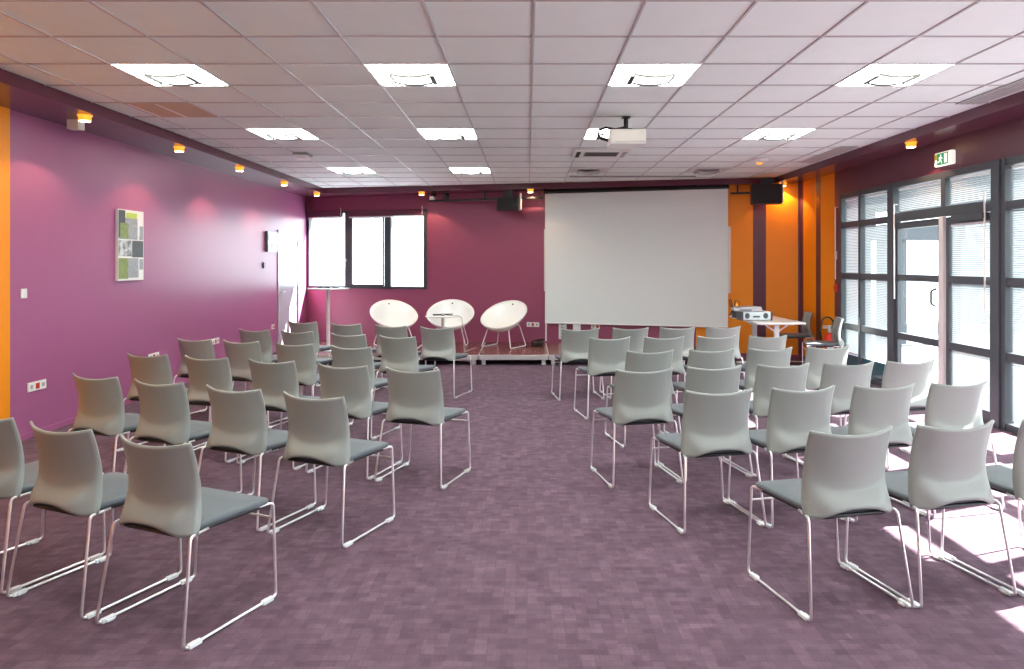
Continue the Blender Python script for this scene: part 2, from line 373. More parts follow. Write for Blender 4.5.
# outside
struct(MB().box(4.8, 60, -40, 60, -0.25, -0.12).build('ground_outside', 'concrete'))
th = thing('outside_porch', 'dark blue grey porch with pillars outside beyond the far glazed bay', 'porch', (7.5, 15.2, -0.12))
MB().box(-1.0, -0.25, -0.2, 0.2, 0, 2.2).build('pillar', 'facade', th); MB().box(0.05, 0.5, -0.2, 0.2, 0, 2.2).build('pillar', 'facade', th)
MB().box(-1.0, 1.7, -0.25, 0.25, 2.2, 2.5).build('beam', 'facade', th); MB().box(-1.2, 2.2, -0.6, 0.8, 2.85, 3.5).build('roof', 'facade', th)
MB().box(-0.25, -0.1, -0.1, 0.1, 2.5, 2.85).box(1.5, 1.7, -0.1, 0.1, 0, 2.2).build('post', 'facade', th)

M['pale_backdrop'] = mat('added_backdrop', (0.15, 0.165, 0.175), 0.7, noise=0.06, nscale=2)
th = thing('added_building', 'pale grey building added outside to dim the sky behind the right leaf of the glazed door', 'building', (22.6, 20.4, -0.12))  # added backdrop: cuts the sky brightness so the blind slats show
MB().box(-10, 10, -0.4, 0.4, 0, 6.5).build('wall', 'pale_backdrop', th); MB().box(-10.1, 10.2, -0.6, 0.6, 6.5, 6.8).build('roof', 'facade', th)
for q in range(6): MB().box(-8.8+q*3.2, -7.2+q*3.2, -0.43, -0.39, 1.0, 2.6).build('window', 'spandrel', th)

# door in the left wall
d = MB(); d.box(XL, XL+0.02, 12.84, 12.87, 0, 2.19); d.box(XL, XL+0.02, 13.93, 13.96, 0, 2.19); d.box(XL, XL+0.02, 12.84, 13.96, 2.16, 2.19)
dl = struct(d.build('door_1', 'silver', bevel=0.003))
MB().box(XL, XL+0.012, 12.875, 13.925, 0.01, 2.155).build('leaf', 'doorw', dl, bevel=0.002)
MB().tube(fillet([(XL+0.01, 12.95, 1.06), (XL+0.06, 12.95, 1.06), (XL+0.06, 13.09, 1.06)], 0.02), 0.009, 8).lathe([(0.02, 0), (0.02, 0.008)], (XL+0.02, 12.95, 0.95), 12).build('door_handle', 'silver', dl)
h = MB()
for z in (0.25, 1.1, 1.95): h.tube([(XL+0.02, 13.925, z-0.05), (XL+0.02, 13.925, z+0.05)], 0.009, 8)
h.build('hinge', 'silver', dl)

# ------------------------------------------------------------------ ceiling lights
def ceiling_light(n, k, label, lit=True):
    x = GX0+GP*(n+0.5); y = GY0+GR*(k+0.5); w_ = GP/2-0.012; l_ = GR/2-0.010
    th = thing('ceiling_light', label, 'ceiling light', (x, y, ZC), 0, 'square ceiling lights in the tile grid')
    MB().box(-w_, w_, -l_, l_, -0.003, 0.005).build('diffuser', 'panel' if lit else 'unlit', th)
    fr_ = MB()
    for a_ in (-1, 1):
        fr_.box(a_*w_, a_*(w_-0.012), -l_, l_, -0.007, -0.002); fr_.box(-w_, w_, a_*l_, a_*(l_-0.012), -0.007, -0.002)
    fr_.build('frame', 'white_metal', th)
    bw, bl, dip = 0.15, 0.125, 0.022; N = 12
    pts = [(-bw+2*bw*i/N, -0.018-dip*(1-(1-2*i/N)**2)) for i in range(N+1)]
    v = [(px, -bl, pz) for px, pz in pts]+[(px, bl, pz) for px, pz in pts]
    bk = MB().add(v, [(i, i+1, N+2+i, N+1+i) for i in range(N)], 0, True).build('basket', 'basket' if lit else 'unlit', th)
    r_ = MB()
    for yy in (-bl, bl):
        r_.tube([(px, yy, pz) for px, pz in pts], 0.012, 6)
    for sx in (-1, 1):      # the end cheek towards the room's centre line is the deep one
        r_.box(sx*(bw-0.006), sx*(bw+(0.030 if sx*x < 0 else 0.004)), -bl, bl, -0.040, -0.004)
    r_.build('rim', 'lrim' if lit else 'rim', bk)
    return th
cols = {-5: 'far left', -2: 'centre left', 1: 'centre right', 4: 'far right'}
rows = {2: 'nearest lit row', 6: 'second lit row', 11: 'row nearest the end wall'}
for k in (2, 6, 11):
    for n in (-5, -2, 1, 4):
        lit = not (k == 11 and n in (1, 4))
        ceiling_light(n, k, ('square lit ceiling light, %s column, %s' if lit else 'unlit square ceiling light, %s column, %s') % (cols[n], rows[k]), lit)
for k in (-2, -7):       # the same grid carries on over the viewer
    for n in (-5, -2, 1, 4):
        ceiling_light(n, k, 'square lit ceiling light, %s column, %s' % (cols[n], 'first row behind the picture edge' if k == -2 else 'last row behind the viewer'))

# soffit downlights
def downlight(x, y, label, aim=None, first=[None]):
    th = thing('soffit_downlight', label, 'downlight', (x, y, ZS), 0, 'orange downlights under the plum soffit')
    MB().lathe([(0.046, -0.052), (0.052, -0.052), (0.052, -0.01), (0.062, -0.004), (0.062, 0.0)], (0, 0, 0), 20).build('housing', 'copper', th)
    MB().lathe([(0.0, -0.056), (0.043, -0.056), (0.043, -0.050)], (0, 0, 0), 20).build('bulb', 'bulb', th)
    ld = bpy.data.lights.new('bulb_light', 'SPOT'); lo = bpy.data.objects.new('bulb_light', ld); C.objects.link(lo); lo.parent = th
    ld.energy = SPOT; ld.color = (1.0, 0.62, 0.36); ld.spot_size = math.radians(112); ld.spot_blend = 0.12; ld.shadow_soft_size = 0.03
    lo.location = (0, 0, -0.065)
    return th
nm = ['nearest the orange wall', 'second from the orange wall', 'above the picture side', 'fourth along the left wall', 'in the far left corner']
for i, y in enumerate((6.44, 8.19, 9.91, 11.73, 13.55)):
    downlight(-4.0, y, 'orange ceiling downlight over the left wall, '+('nearest the viewer', 'second from the viewer', 'third from the viewer', 'fourth from the viewer', 'in the far corner')[i])
for px, off, lab in ((421.6, 0.42, 'orange downlight over the end wall, right of the window'), (530.4, 0.32, 'orange downlight over the end wall, beside the left speaker'), (783, 0.12, 'orange downlight over the orange end wall, behind the right speaker')):
    x, y = onwall(px, off); downlight(x, y, lab)
downlight(4.25, 7.88, 'orange downlight over the glazed wall, left of the exit sign')
downlight(4.25, 5.9, 'orange downlight over the glazed wall, outside the right picture edge')

# ------------------------------------------------------------------ things on the ceiling
# projector
px_, py_ = 0.97, 6.98
th = thing('projector', 'cream ceiling projector hanging on a short black pole', 'projector', (px_, py_, ZC))
body = MB().prism([(-0.175, -0.16), (0.175, -0.16), (0.175, 0.14), (0.14, 0.17), (-0.14, 0.17), (-0.175, 0.14)], -0.275, -0.145).build('body', 'projector', th, bevel=0.015)
MB().box(-0.172, 0.172, -0.155, 0.13, -0.288, -0.274).build('base_cover', 'white', th, bevel=0.004)
MB().tube([(0, 0, -0.003), (0, 0, -0.12)], 0.022, 12).box(-0.04, 0.04, -0.04, 0.04, -0.012, 0.0).box(-0.055, 0.055, -0.05, 0.05, -0.147, -0.118).build('pole', 'black', th)
MB().tube([(0.05, 0.168, -0.21), (0.05, 0.2, -0.21)], 0.035, 16).build('lens', 'black', th)
MB().tube([(-0.01, 0, -0.10), (-0.10, 0.0, -0.12), (-0.2, 0.0, -0.105), (-0.265, 0.0, -0.13), (-0.275, 0, -0.175), (-0.24, 0, -0.215), (-0.165, 0, -0.235)], 0.012, 6).tube([(-0.02, -0.03, -0.13), (-0.12, -0.05, -0.14), (-0.22, -0.02, -0.15), (-0.24, 0.0, -0.2), (-0.165, 0.02, -0.22)], 0.008, 6).build('cable', 'black', th)
# cassette air unit
x0, x1, y0, y1 = 0.65, 1.26, GY0+GR*8, GY0+GR*9
th = thing('air_conditioner', 'white ceiling cassette air unit with dark grille behind the projector', 'air conditioner', ((x0+x1)/2, (y0+y1)/2+0.1, ZC))
a = MB(); hw = 0.36
a.box(-hw, hw, -hw, hw, -0.022, 0); a.build('cover', 'white', th, bevel=0.008)
MB().box(-0.22, 0.22, -0.2, 0.12, -0.027, -0.021).build('grille', 'rim', th)
sl = MB()
for q in range(7): sl.box(-0.21, 0.21, -0.19+q*0.045, -0.175+q*0.045, -0.031, -0.026)
sl.build('louvres', 'lrim', th)
MB().box(-0.32, -0.27, -0.22, 0.22, -0.027, -0.021).build('outlet', 'dark', th)
MB().box(0.27, 0.32, -0.22, 0.22, -0.027, -0.021).build('outlet', 'rim', th)
# beige panel
x0 = GX0+GP*-6; y0 = GY0+GR*4
th = thing('ceiling_panel', 'beige brown ceiling panel with two white strips, near the left soffit', 'ceiling panel', (x0+GP/2, y0+GR/2, ZC))
MB().box(-GP/2+0.01, GP/2-0.01, -GR/2+0.01, GR/2-0.01, -0.004, 0.005).build('board', 'beige', th)
for xx in (-0.27, -0.02): MB().box(xx-0.012, xx+0.012, -GR/2+0.02, GR/2-0.02, -0.007, -0.004).build('strip', 'white', th)
# detectors
th = thing('smoke_detector', 'grey and white box detector on the ceiling left of centre', 'detector', (-2.93, 9.3, ZC))
MB().box(-0.1, 0.1, -0.12, 0.12, -0.03, 0).build('base', 'rim', th, bevel=0.01); MB().box(-0.085, 0.085, -0.11, 0.08, -0.075, -0.03).build('body', 'white', th, bevel=0.015)
th = thing('ceiling_sensor', 'round cream sensor dome on the ceiling near the right speaker', 'sensor', (3.2, 9.8, ZC))
MB().lathe([(0.02, -0.055), (0.07, -0.05), (0.11, -0.03), (0.13, -0.012), (0.13, 0)], n=24).build('base', 'white', th); MB().lathe([(0.01, -0.075), (0.035, -0.07), (0.045, -0.052)], n=16).build('lens', 'copper', th)
# slots
def slot(x0, x1, y0, y1, label):
    th = thing('ceiling_vent', label, 'vent', ((x0+x1)/2, (y0+y1)/2, ZC)); hx, hy = (x1-x0)/2, (y1-y0)/2
    MB().box(-hx, hx, -hy, hy, -0.003, 0.004).build('backing', 'dark' if hx > hy else 'rim', th)
    s_ = MB(); s_.box(-hx, hx, -hy, -hy+0.012, -0.006, -0.002).box(-hx, hx, hy-0.012, hy, -0.006, -0.002)
    if hy > hx:
        for q in range(5): xx = -hx+hx*2*q/4; s_.box(xx-0.008, xx+0.008, -hy, hy, -0.008, -0.002)
    else:
        s_.box(-hx, hx, -0.003, 0.003, -0.006, -0.002)
    s_.build('slats', 'rim' if hx > hy else 'tbar', th)
slot(3.86, 4.06, 8.75, 10.1, 'long linear air grille by the right soffit, farther one')
slot(3.86, 4.06, 5.1, 6.4, 'long linear air grille by the right soffit, nearer one')
slot(0.70, 2.78, 11.70, 11.78, 'narrow black ceiling slot in front of the projection screen')

# white sensor under left soffit
th = thing('wall_sensor', 'small white box sensor under the soffit beside the orange wall part', 'sensor', (XL+0.28, 6.66, ZS))
MB().box(-0.055, 0.055, -0.05, 0.05, -0.09, -0.0).build('housing', 'white', th, bevel=0.006); MB().box(0.056, 0.06, -0.03, 0.03, -0.07, -0.02).build('window', 'paper', th)

# ------------------------------------------------------------------ left wall things (local x -> +Y, local -y -> room)
LZ = PI/2; RZ_ = -PI/2
def artmat():
    m = mat('print_grey', (0.5, 0.5, 0.5), 0.35); nt = m.node_tree; b_ = nt.nodes['Principled BSDF']; L = nt.links
    tc = nt.nodes.new('ShaderNodeTexCoord'); n = nt.nodes.new('ShaderNodeTexNoise'); n.inputs['Scale'].default_value = 9; n.inputs['Detail'].default_value = 8
    n.inputs['Distortion'].default_value = 1.5
    L.new(tc.outputs['Object'], n.inputs['Vector']); r = nt.nodes.new('ShaderNodeValToRGB')
    r.color_ramp.elements[0].position = 0.35; r.color_ramp.elements[0].color = (0.06, 0.07, 0.08, 1)
    r.color_ramp.elements[1].position = 0.62; r.color_ramp.elements[1].color = (0.62, 0.64, 0.66, 1)
    L.new(n.outputs['Fac'], r.inputs['Fac']); L.new(r.outputs['Color'], b_.inputs['Base Color']); return m
M['print'] = artmat()
M['printg'] = mat('print_green', (0.20, 0.27, 0.06), 0.4, noise=0.5, nscale=25)
M['printd'] = mat('print_dark', (0.05, 0.055, 0.065), 0.4, noise=0.6, nscale=20)
M['printl'] = mat('print_lime', (0.45, 0.58, 0.06), 0.4, noise=0.2, nscale=20)
M['printm'] = mat('print_mid', (0.30, 0.32, 0.35), 0.4, noise=0.5, nscale=30)
th = thing('wall_picture', 'tall unframed grey and green photo collage on the left purple wall', 'picture', (XL, 8.04, 1.39), LZ)
MB().box(-0.26, 0.26, -0.03, -0.001, 0, 0.79).build('panel', 'white', th)
q = -0.0315
def strip(x0, x1, z0, z1, mt, nm): MB().box(x0, x1, q, -0.03, z0, z1).build(nm, mt, th)
strip(-0.25, 0.13, 0.46, 0.70, 'printm', 'stone_print'); strip(0.13, 0.19, 0.50, 0.72, 'paper', 'sky_print')
MB().prism([(-0.25, -0.0325), (-0.12, -0.0325), (-0.12, -0.0315), (-0.25, -0.0315)], 0.48, 0.78).build('dark_tree_print', 'printd', th)
MB().prism([(-0.22, -0.0335), (-0.06, -0.0335), (-0.06, -0.0325), (-0.22, -0.0325)], 0.47, 0.64).build('green_tree_print', 'printg', th)
strip(-0.10, 0.12, 0.70, 0.76, 'printl', 'lime_print'); strip(0.17, 0.25, 0.46, 0.62, 'printm', 'small_stone_print')
strip(0.02, 0.25, 0.26, 0.45, 'printd', 'dark_square_print'); strip(-0.25, 0.02, 0.27, 0.45, 'print', 'reflection_print')
strip(-0.25, -0.06, 0.02, 0.25, 'printg', 'lower_green_print'); strip(-0.06, 0.15, 0.03, 0.25, 'printm', 'lower_stone_print'); strip(0.17, 0.25, 0.12, 0.24, 'printm', 'lower_small_print')
th = thing('light_switch', 'white light switch plate on the purple wall by the orange part', 'switch', (XL, 6.36, 1.27), LZ)
MB().box(-0.035, 0.035, -0.012, -0.0, 0, 0.085).build('plate', 'white', th, bevel=0.003); MB().box(-0.018, 0.018, -0.016, -0.011, 0.02, 0.065).build('rocker', 'paper', th, bevel=0.002)
def socket(loc, rz, label, n=3, group='wall sockets'):
    th = thing('wall_socket', label, 'socket', loc, rz, group); hw = 0.04*n
    MB().box(-hw, hw, -0.012, 0, -0.042, 0.042).build('plate', 'white', th, bevel=0.003)
    for i in range(n):
        xx = (i-(n-1)/2)*0.078; red = (i == n//2 if n > 1 else False)
        if red: MB().box(xx-0.024, xx+0.024, -0.016, -0.011, -0.026, 0.026).build('red_outlet', 'redpl', th, bevel=0.002)
        else: MB().tube([(xx, -0.0118, 0), (xx, -0.0135, 0)], 0.02, 16).build('outlet', 'rim', th)
    return th
socket((XL, 6.53, 0.46), LZ, 'white triple socket with red middle, low on the wall near the orange part')
socket((XL, 8.57, 0.46), LZ, 'white socket low on the left wall, second from the viewer')
socket((XL, 10.27, 0.46), LZ, 'white socket low on the left wall, third from the viewer')
socket((XL, 12.6, 0.46), LZ, 'white socket low on the left wall just before the grey door', 2)
th = thing('notice_holder', 'blue grey notice holder with white papers beside the grey door', 'notice', (XL, 12.52, 1.78), LZ)
MB().prism([(-0.28, -0.02), (0.28, -0.02), (0.28, -0.001), (-0.28, -0.001)], 0, 0.36).build('backing', 'acryl', th, bevel=0.004)
for xx, zz, w_, h_ in ((-0.2, 0.05, 0.14, 0.09), (0.0, 0.04, 0.15, 0.1), (-0.18, 0.2, 0.12, 0.1)): MB().box(xx, xx+w_, -0.024, -0.019, zz, zz+h_).build('paper', 'paper', th)
MB().box(-0.285, -0.265, -0.045, -0.001, 0, 0.36).build('edge', 'frame', th)
tag(MB().box(XL, XL+0.025, 12.12, 12.19, 1.5, 1.6).build('thermostat', 'frame', bevel=0.004), 'small dark thermostat on the left wall below the notice holder', 'thermostat')

# exit sign on the wall above the glazing
th = thing('exit_sign', 'white emergency exit sign box with green running figure over the glazing', 'exit sign', (XR, 7.70, 2.715), RZ_)
MB().box(-0.16, 0.15, -0.055, 0, -0.075, 0.075).build('housing', 'signw', th, bevel=0.012)
MB().box(-0.10, 0.10, -0.058, -0.054, -0.062, 0.062).build('green_panel', 'green', th)
fg = MB()   # running figure and door
yy0, yy1 = -0.061, -0.0575
fg.box(0.035, 0.085, yy0, yy1, -0.05, 0.05)
fg.tube([(-0.03, -0.0575, 0.038), (-0.03, -0.0615, 0.038)], 0.011, 12)
def bar(x0, z0, x1, z1, w_=0.007):
    d = Vector((x1-x0, 0, z1-z0)).normalized(); nn = Vector((-d.z, 0, d.x))*w_
    P = [Vector((x0, 0, z0))+nn, Vector((x0, 0, z0))-nn, Vector((x1, 0, z1))-nn, Vector((x1, 0, z1))+nn]
    fg.add([(p.x, yy0, p.z) for p in P]+[(p.x, yy1, p.z) for p in P], [(0,1,2,3),(7,6,5,4),(0,4,5,1),(1,5,6,2),(2,6,7,3),(3,7,4,0)])
bar(-0.03, 0.026, -0.04, -0.01, 0.010); bar(-0.032, 0.02, 0.0, 0.0); bar(-0.034, 0.02, -0.065, 0.006); bar(-0.04, -0.01, -0.015, -0.028); bar(-0.015, -0.028, -0.012, -0.052)
bar(-0.042, -0.01, -0.062, -0.03); bar(-0.062, -0.03, -0.088, -0.032)
fg.build('running_figure', 'signw', th)
MB().box(-0.15, -0.105, -0.058, -0.054, -0.005, 0.062).build('yellow_reflection', 'yellow_refl', th)  # a reflection on the sign, painted as a yellow patch
tag(MB().tube([(XR, 10.46, 1.22), (XR-0.03, 10.46, 1.22)], 0.045, 16).box(XR-0.02, XR, 10.41, 10.51, 1.17, 1.27).build('fire_call_point', 'redpl', bevel=0.003), 'small red fire call point on the plum strip beside the glazing', 'call point')
th = thing('light_switch', 'white double switch high on the plum strip beside the glazing', 'switch', (XR, 10.47, 1.69), RZ_)
MB().box(-0.03, 0.03, -0.012, 0, -0.05, 0.07).build('plate', 'white', th, bevel=0.003); MB().box(-0.015, 0.015, -0.016, -0.011, -0.03, 0.05).build('rocker', 'rim', th, bevel=0.002)

# ------------------------------------------------------------------ end wall things
a_, b_ = U(545, 0.08), U(728, 0.08)
th = thing('projection_screen', 'large white pull-down projection screen in front of the end wall', 'projection screen', wallpt(a_, 0.075), TH)
MB().box(0, b_-a_, -0.004, 0.0, 0.50, 2.86).build('fabric', 'screen', th)
MB().tube([(-0.02, 0.005, 2.885), (b_-a_+0.02, 0.005, 2.885)], 0.032, 12).build('roller_case', 'dark', th)
MB().tube([(0, -0.002, 0.495), (b_-a_, -0.002, 0.495)], 0.013, 8).build('bottom_bar', 'white_metal', th)
a_, b_ = U(544.0, 0.03), U(730.5, 0.03)
th = thing('whiteboard', 'white board on the wall almost hidden behind the projection screen', 'whiteboard', wallpt(a_, 0.0), TH)
MB().box(0.01, b_-a_-0.01, -0.022, -0.002, 1.09, 2.19).build('board', 'board', th)
fr = MB()
fr.box(0, b_-a_, -0.03, -0.002, 1.07, 1.10).box(0, b_-a_, -0.03, -0.002, 2.18, 2.21).box(0, 0.025, -0.03, -0.002, 1.07, 2.21).box(b_-a_-0.025, b_-a_, -0.03, -0.002, 1.07, 2.21)
fr.build('frame', 'alu', th)
# black rail with clamps
def rail(pa, pb, label):
    a_, b_ = U(pa, 0.3), U(pb, 0.3)
    th = thing('equipment_rail', label, 'rail', wallpt(a_, 0.26), TH, 'black rails under the soffit')
    MB().box(0, b_-a_, -0.02, 0.02, 2.745, 2.785).build('bar', 'black', th, bevel=0.004)
    br = MB()
    for u in (0.08, (b_-a_)*0.5, b_-a_-0.08): br.box(u-0.012, u+0.012, -0.012, 0.012, 2.78, ZS)
    br.build('bracket', 'black', th)
rail(428, 543, 'long black equipment rail under the soffit left of the screen')
a_, b_ = U(730.5, 0.16), U(750, 0.16)
th = thing('equipment_rail', 'short black equipment rail between the screen and right speaker', 'rail', wallpt(a_, 0.13), TH, 'black rails under the soffit')
MB().box(0, b_-a_, -0.015, 0.015, 2.75, 2.785).build('bar', 'black', th); MB().box(0.1, 0.13, -0.01, 0.01, 2.78, ZS).build('bracket', 'black', th)
# small spots on the rail
def railspot(px, label, matn):
    x, y, _ = wallpt(U(px, 0.3), 0.30)
    th = thing('rail_spot', label, 'spotlight', (x, y, 2.785), TH)
    MB().box(-0.05, 0.05, -0.05, 0.03, 0.0, 0.06).build('bracket', matn, th, bevel=0.006); MB().tube([(0.0, -0.06, 0.09), (0.02, 0.04, 0.09)], 0.035, 14).build('head', 'black', th)
railspot(433, 'small metal clamp light at the left end of the long black rail', 'alu'); railspot(446, 'small black clamp light second along the long black rail', 'black')
def speaker(x, y, z, w_, h_, rz, label):
    th = thing('wall_speaker', label, 'speaker', (x, y, z), rz, 'black speakers under the soffit')
    MB().box(-w_/2, w_/2, -0.11, 0.11, -h_/2, h_/2).build('cabinet', 'black', th, bevel=0.012)
    MB().box(-w_/2+0.015, w_/2-0.015, -0.117, -0.109, -h_/2+0.015, h_/2-0.015).build('grille', 'dark', th)
    mt = MB(); mt.box(-0.07, 0.07, -0.05, 0.05, h_/2+0.03, ZC-z-0.11).tube([(0, 0, h_/2-0.01), (0, 0, h_/2+0.05)], 0.03, 12).box(-0.09, 0.09, -0.07, -0.04, h_/2+0.0, h_/2+0.11)
    mt.build('mount', 'black', th, bevel=0.006)
    MB().box(w_/2+0.004, w_/2+0.03, -0.03, 0.03, -h_/2+0.02, h_/2+0.06).tube([(w_/2-0.002, 0, 0), (w_/2+0.01, 0, 0)], 0.02, 10).build('side_clamp', 'alu', th, bevel=0.004)
    return th
speaker(-0.325, 12.90, 2.66, 0.41, 0.25, TH, 'black speaker hanging under the soffit left of the projection screen')
speaker(3.88, 11.55, 2.70, 0.47, 0.32, TH*0.6, 'black speaker hanging under the soffit right of the projection screen')
x, y = onwall(533)[0], 0
socket(wallpt(U(533), 0, zat(324.5, onwall(533)[1])), TH, 'white socket with red outlet on the plum wall beside the right armchair')
socket(wallpt(U(595.5), 0, zat(326.5, onwall(595.5)[1])), TH, 'white socket on the plum wall just below the projection screen', 2)
x, y = onwall(546, 0.14)
tag(MB().box(x-0.014, x+0.014, y-0.014, y+0.014, 0.167, 0.485).build('screen_post', 'white', bevel=0.003), 'thin white post under the left edge of the projection screen', 'post')
x, y, _ = wallpt(U(563), 0.03)
th = thing('power_strip', 'white upright multi-socket power strip below the projection screen', 'power strip', (x, y, 0.2), TH)
MB().box(-0.07, 0.07, -0.02, 0.028, 0, 0.32).build('body', 'white', th, bevel=0.005)
o_ = MB()
for i in range(5): o_.box(-0.03, 0.03, -0.023, -0.019, 0.03+i*0.055, 0.065+i*0.055)
o_.build('outlets', 'rim', th)
x, y, _ = wallpt(U(577), 0.03)
tag(MB().box(x-0.07, x+0.07, y-0.05, y+0.0, 0.27, 0.48).build('cable_box', 'white_metal', bevel=0.006), 'white cable box right of the upright power strip', 'box')

# ------------------------------------------------------------------ stage modules
ZD = 0.165; YS = 11.03
def stage(x0, x1, dep, label):
    th = thing('stage_platform', label, 'stage', ((x0+x1)/2, YS, 0), 0, 'low brown stage modules'); h_ = (x1-x0)/2-0.004
    MB().box(-h_+0.008, h_-0.008, 0.008, dep-0.008, ZD-0.022, ZD).build('board', 'stagewood', th)
    f_ = MB(); f_.box(-h_, h_, 0, 0.03, 0.085, ZD-0.002).box(-h_, h_, dep-0.03, dep, 0.085, ZD-0.002).box(-h_, -h_+0.03, 0.03, dep-0.03, 0.085, ZD-0.002).box(h_-0.03, h_, 0.03, dep-0.03, 0.085, ZD-0.002)
    f_.build('frame', 'alu', th, bevel=0.003)
    for sx in (-1, 1):
        for yy in (0.05, dep-0.11): MB().box(sx*(h_-0.04), sx*(h_-0.10), yy, yy+0.06, 0, 0.09).build('leg', 'alu', th, bevel=0.003)
    return th
xs = [-3.995, -2.915, -1.83, -0.75, 0.333, 1.418, 2.50, 3.12]
nmz = ['leftmost, under the standing table', 'second from the left, in front of the window', 'third from the left, under the left armchair', 'fourth from the left, under the right armchair', 'under the left part of the screen', 'under the middle of the screen', 'at the right end, below the screen']
for i in range(7): stage(xs[i], xs[i+1], (1.80, 1.80, 1.80, 1.80, 1.62, 1.42, 1.12)[i], 'low brown stage module with aluminium edge, '+nmz[i])

# armchairs
def armchair(loc, rz, label):
    th = thing('lounge_armchair', label, 'armchair', loc, rz, 'white bucket armchairs on the stage')
    NA, NR = 48, 12; A, B, D = 0.405, 0.335, 0.20
    def P(r, a):
        x = A*r*math.cos(a)*(1-0.05*math.sin(a)); y = B*r*math.sin(a)
        rim = 0.545+0.212*math.sin(a)*r+0.02*r*r
        return Vector((x, y, rim-D*(1-r**2.6)))
    v = [P(0, 0)]; 
    for i in range(1, NR+1):
        for j in range(NA): v.append(P(i/NR, 2*PI*j/NA))
    fs = [(0, 1+j, 1+(j+1) % NA) for j in range(NA)]
    for i in range(NR-1):
        for j in range(NA): a0 = 1+i*NA; fs.append((a0+j, a0+NA+j, a0+NA+(j+1) % NA, a0+(j+1) % NA))
    o = MB().add(v, fs, 0, True).build('shell', 'white_shell', th)
    so = o.modifiers.new('thick', 'SOLIDIFY'); so.thickness = 0.016; so.offset = -1
    p = P(0.90, PI/2); MB().tube([p+Vector((0, -0.012, 0.006)), p+Vector((0, 0.02, -0.01))], 0.013, 12).build('button', 'black', th)
    for sx in (-1, 1):
        pts = [(sx*0.13, -0.17, 0.33), (sx*0.20, -0.19, 0.325), (sx*0.285, -0.27, 0.01), (sx*0.285, 0.25, 0.01), (sx*0.20, 0.17, 0.37), (sx*0.12, 0.14, 0.36)]
        MB().tube(fillet(pts, 0.04), 0.0095, 8).build('leg', 'white_metal', th)
    return th
armchair((-2.30, 12.30, ZD), math.radians(27), 'white bucket armchair on the stage, leftmost, turned to the right')
armchair((-1.33, 12.38, ZD), 0, 'white bucket armchair on the stage, in the middle behind the small table')
armchair((-0.39, 12.12, ZD), math.radians(-29), 'white bucket armchair on the stage, rightmost, turned to the left')

# small coffee table on stage
th = thing('side_table', 'small round white side table between the armchairs', 'table', (-1.34, 11.35, ZD))
MB().lathe([(0.02, 0.560), (0.27, 0.565), (0.28, 0.572), (0.28, 0.580), (0.02, 0.582)], n=36).build('tabletop', 'white', th)
MB().tube([(0, 0, 0.02), (0, 0, 0.565)], 0.026, 14).build('pole', 'alu', th); MB().lathe([(0.2, 0.0), (0.2, 0.008), (0.05, 0.02), (0.03, 0.03)], n=28).build('base', 'alu', th)
for i, (dx, dy, rz, lb) in enumerate(((-0.06, -0.08, 0.2, 'dark handheld microphone lying left on the small side table'), (0.06, 0.0, -0.3, 'dark handheld microphone lying right on the small side table'))):
    t_ = thing('microphone', lb, 'microphone', (-1.34+dx, 11.35+dy, ZD+0.605), rz, 'microphones on the side table')
    MB().tube([(-0.09, 0, 0), (0.05, 0, 0)], 0.013, 10).build('body', 'frame', t_); MB().tube([(0.05, 0, 0), (0.065, 0, 0), (0.085, 0, 0), (0.095, 0, 0)], 0.021, 10).build('head', 'rim', t_)
tag(MB().tube(fillet([(-1.27, 11.33, 0.757), (-1.17, 11.30, 0.756), (-1.08, 11.28, 0.754), (-1.03, 11.28, 0.72), (-1.02, 11.3, 0.5), (-1.0, 11.35, 0.172), (-0.85, 11.9, 0.172)], 0.05), 0.0045, 6).build('microphone_cable', 'rim'), 'thin grey cable looping off the small side table', 'cable')
# standing table
th = thing('standing_table', 'tall round white standing table on a slim pole below the window', 'table', (-3.26, 11.68, ZD))
MB().lathe([(0.02, 0.99), (0.33, 0.99), (0.34, 1.0), (0.34, 1.01), (0.02, 1.015)], n=40).build('tabletop', 'white', th)
MB().tube([(0, 0, 0.02), (0, 0, 0.99)], 0.03, 14).build('pole', 'white_metal', th); MB().lathe([(0.25, 0.0), (0.25, 0.01), (0.06, 0.025), (0.035, 0.04)], n=32).build('base', 'silver', th)
for i, (dx, dy) in enumerate(((-0.12, 0.0), (0.0, -0.05), (0.11, 0.02))):
    t_ = thing('microphone_receiver', 'small dark device on the tall standing table, %s of three' % ('leftmost', 'middle', 'rightmost')[i], 'device', (-3.26+dx, 11.68+dy, ZD+1.0145), 0.2*i, 'dark devices on the standing table')
    MB().box(-0.05, 0.05, -0.03, 0.03, 0, 0.022).build('body', 'frame', t_, bevel=0.006); MB().lathe([(0.015, 0), (0.015, 0.012)], (0, 0, 0.021), 10).build('knob', 'black', t_)
# coil of cable on the stage
cp = []
for i in range(70):
    a = i*0.55; r = 0.075+0.03*math.sin(i*0.9); cp.append((0.19+r*math.cos(a)*1.1, 12.25+r*math.sin(a)*0.9, ZD+0.014+0.13*(0.5+0.5*math.sin(i*0.37))*(i/70)))
tag(MB().tube(cp, 0.011, 6).build('cable_coil', 'black'), 'black tangle of cable on the stage by the screen corner', 'cable')

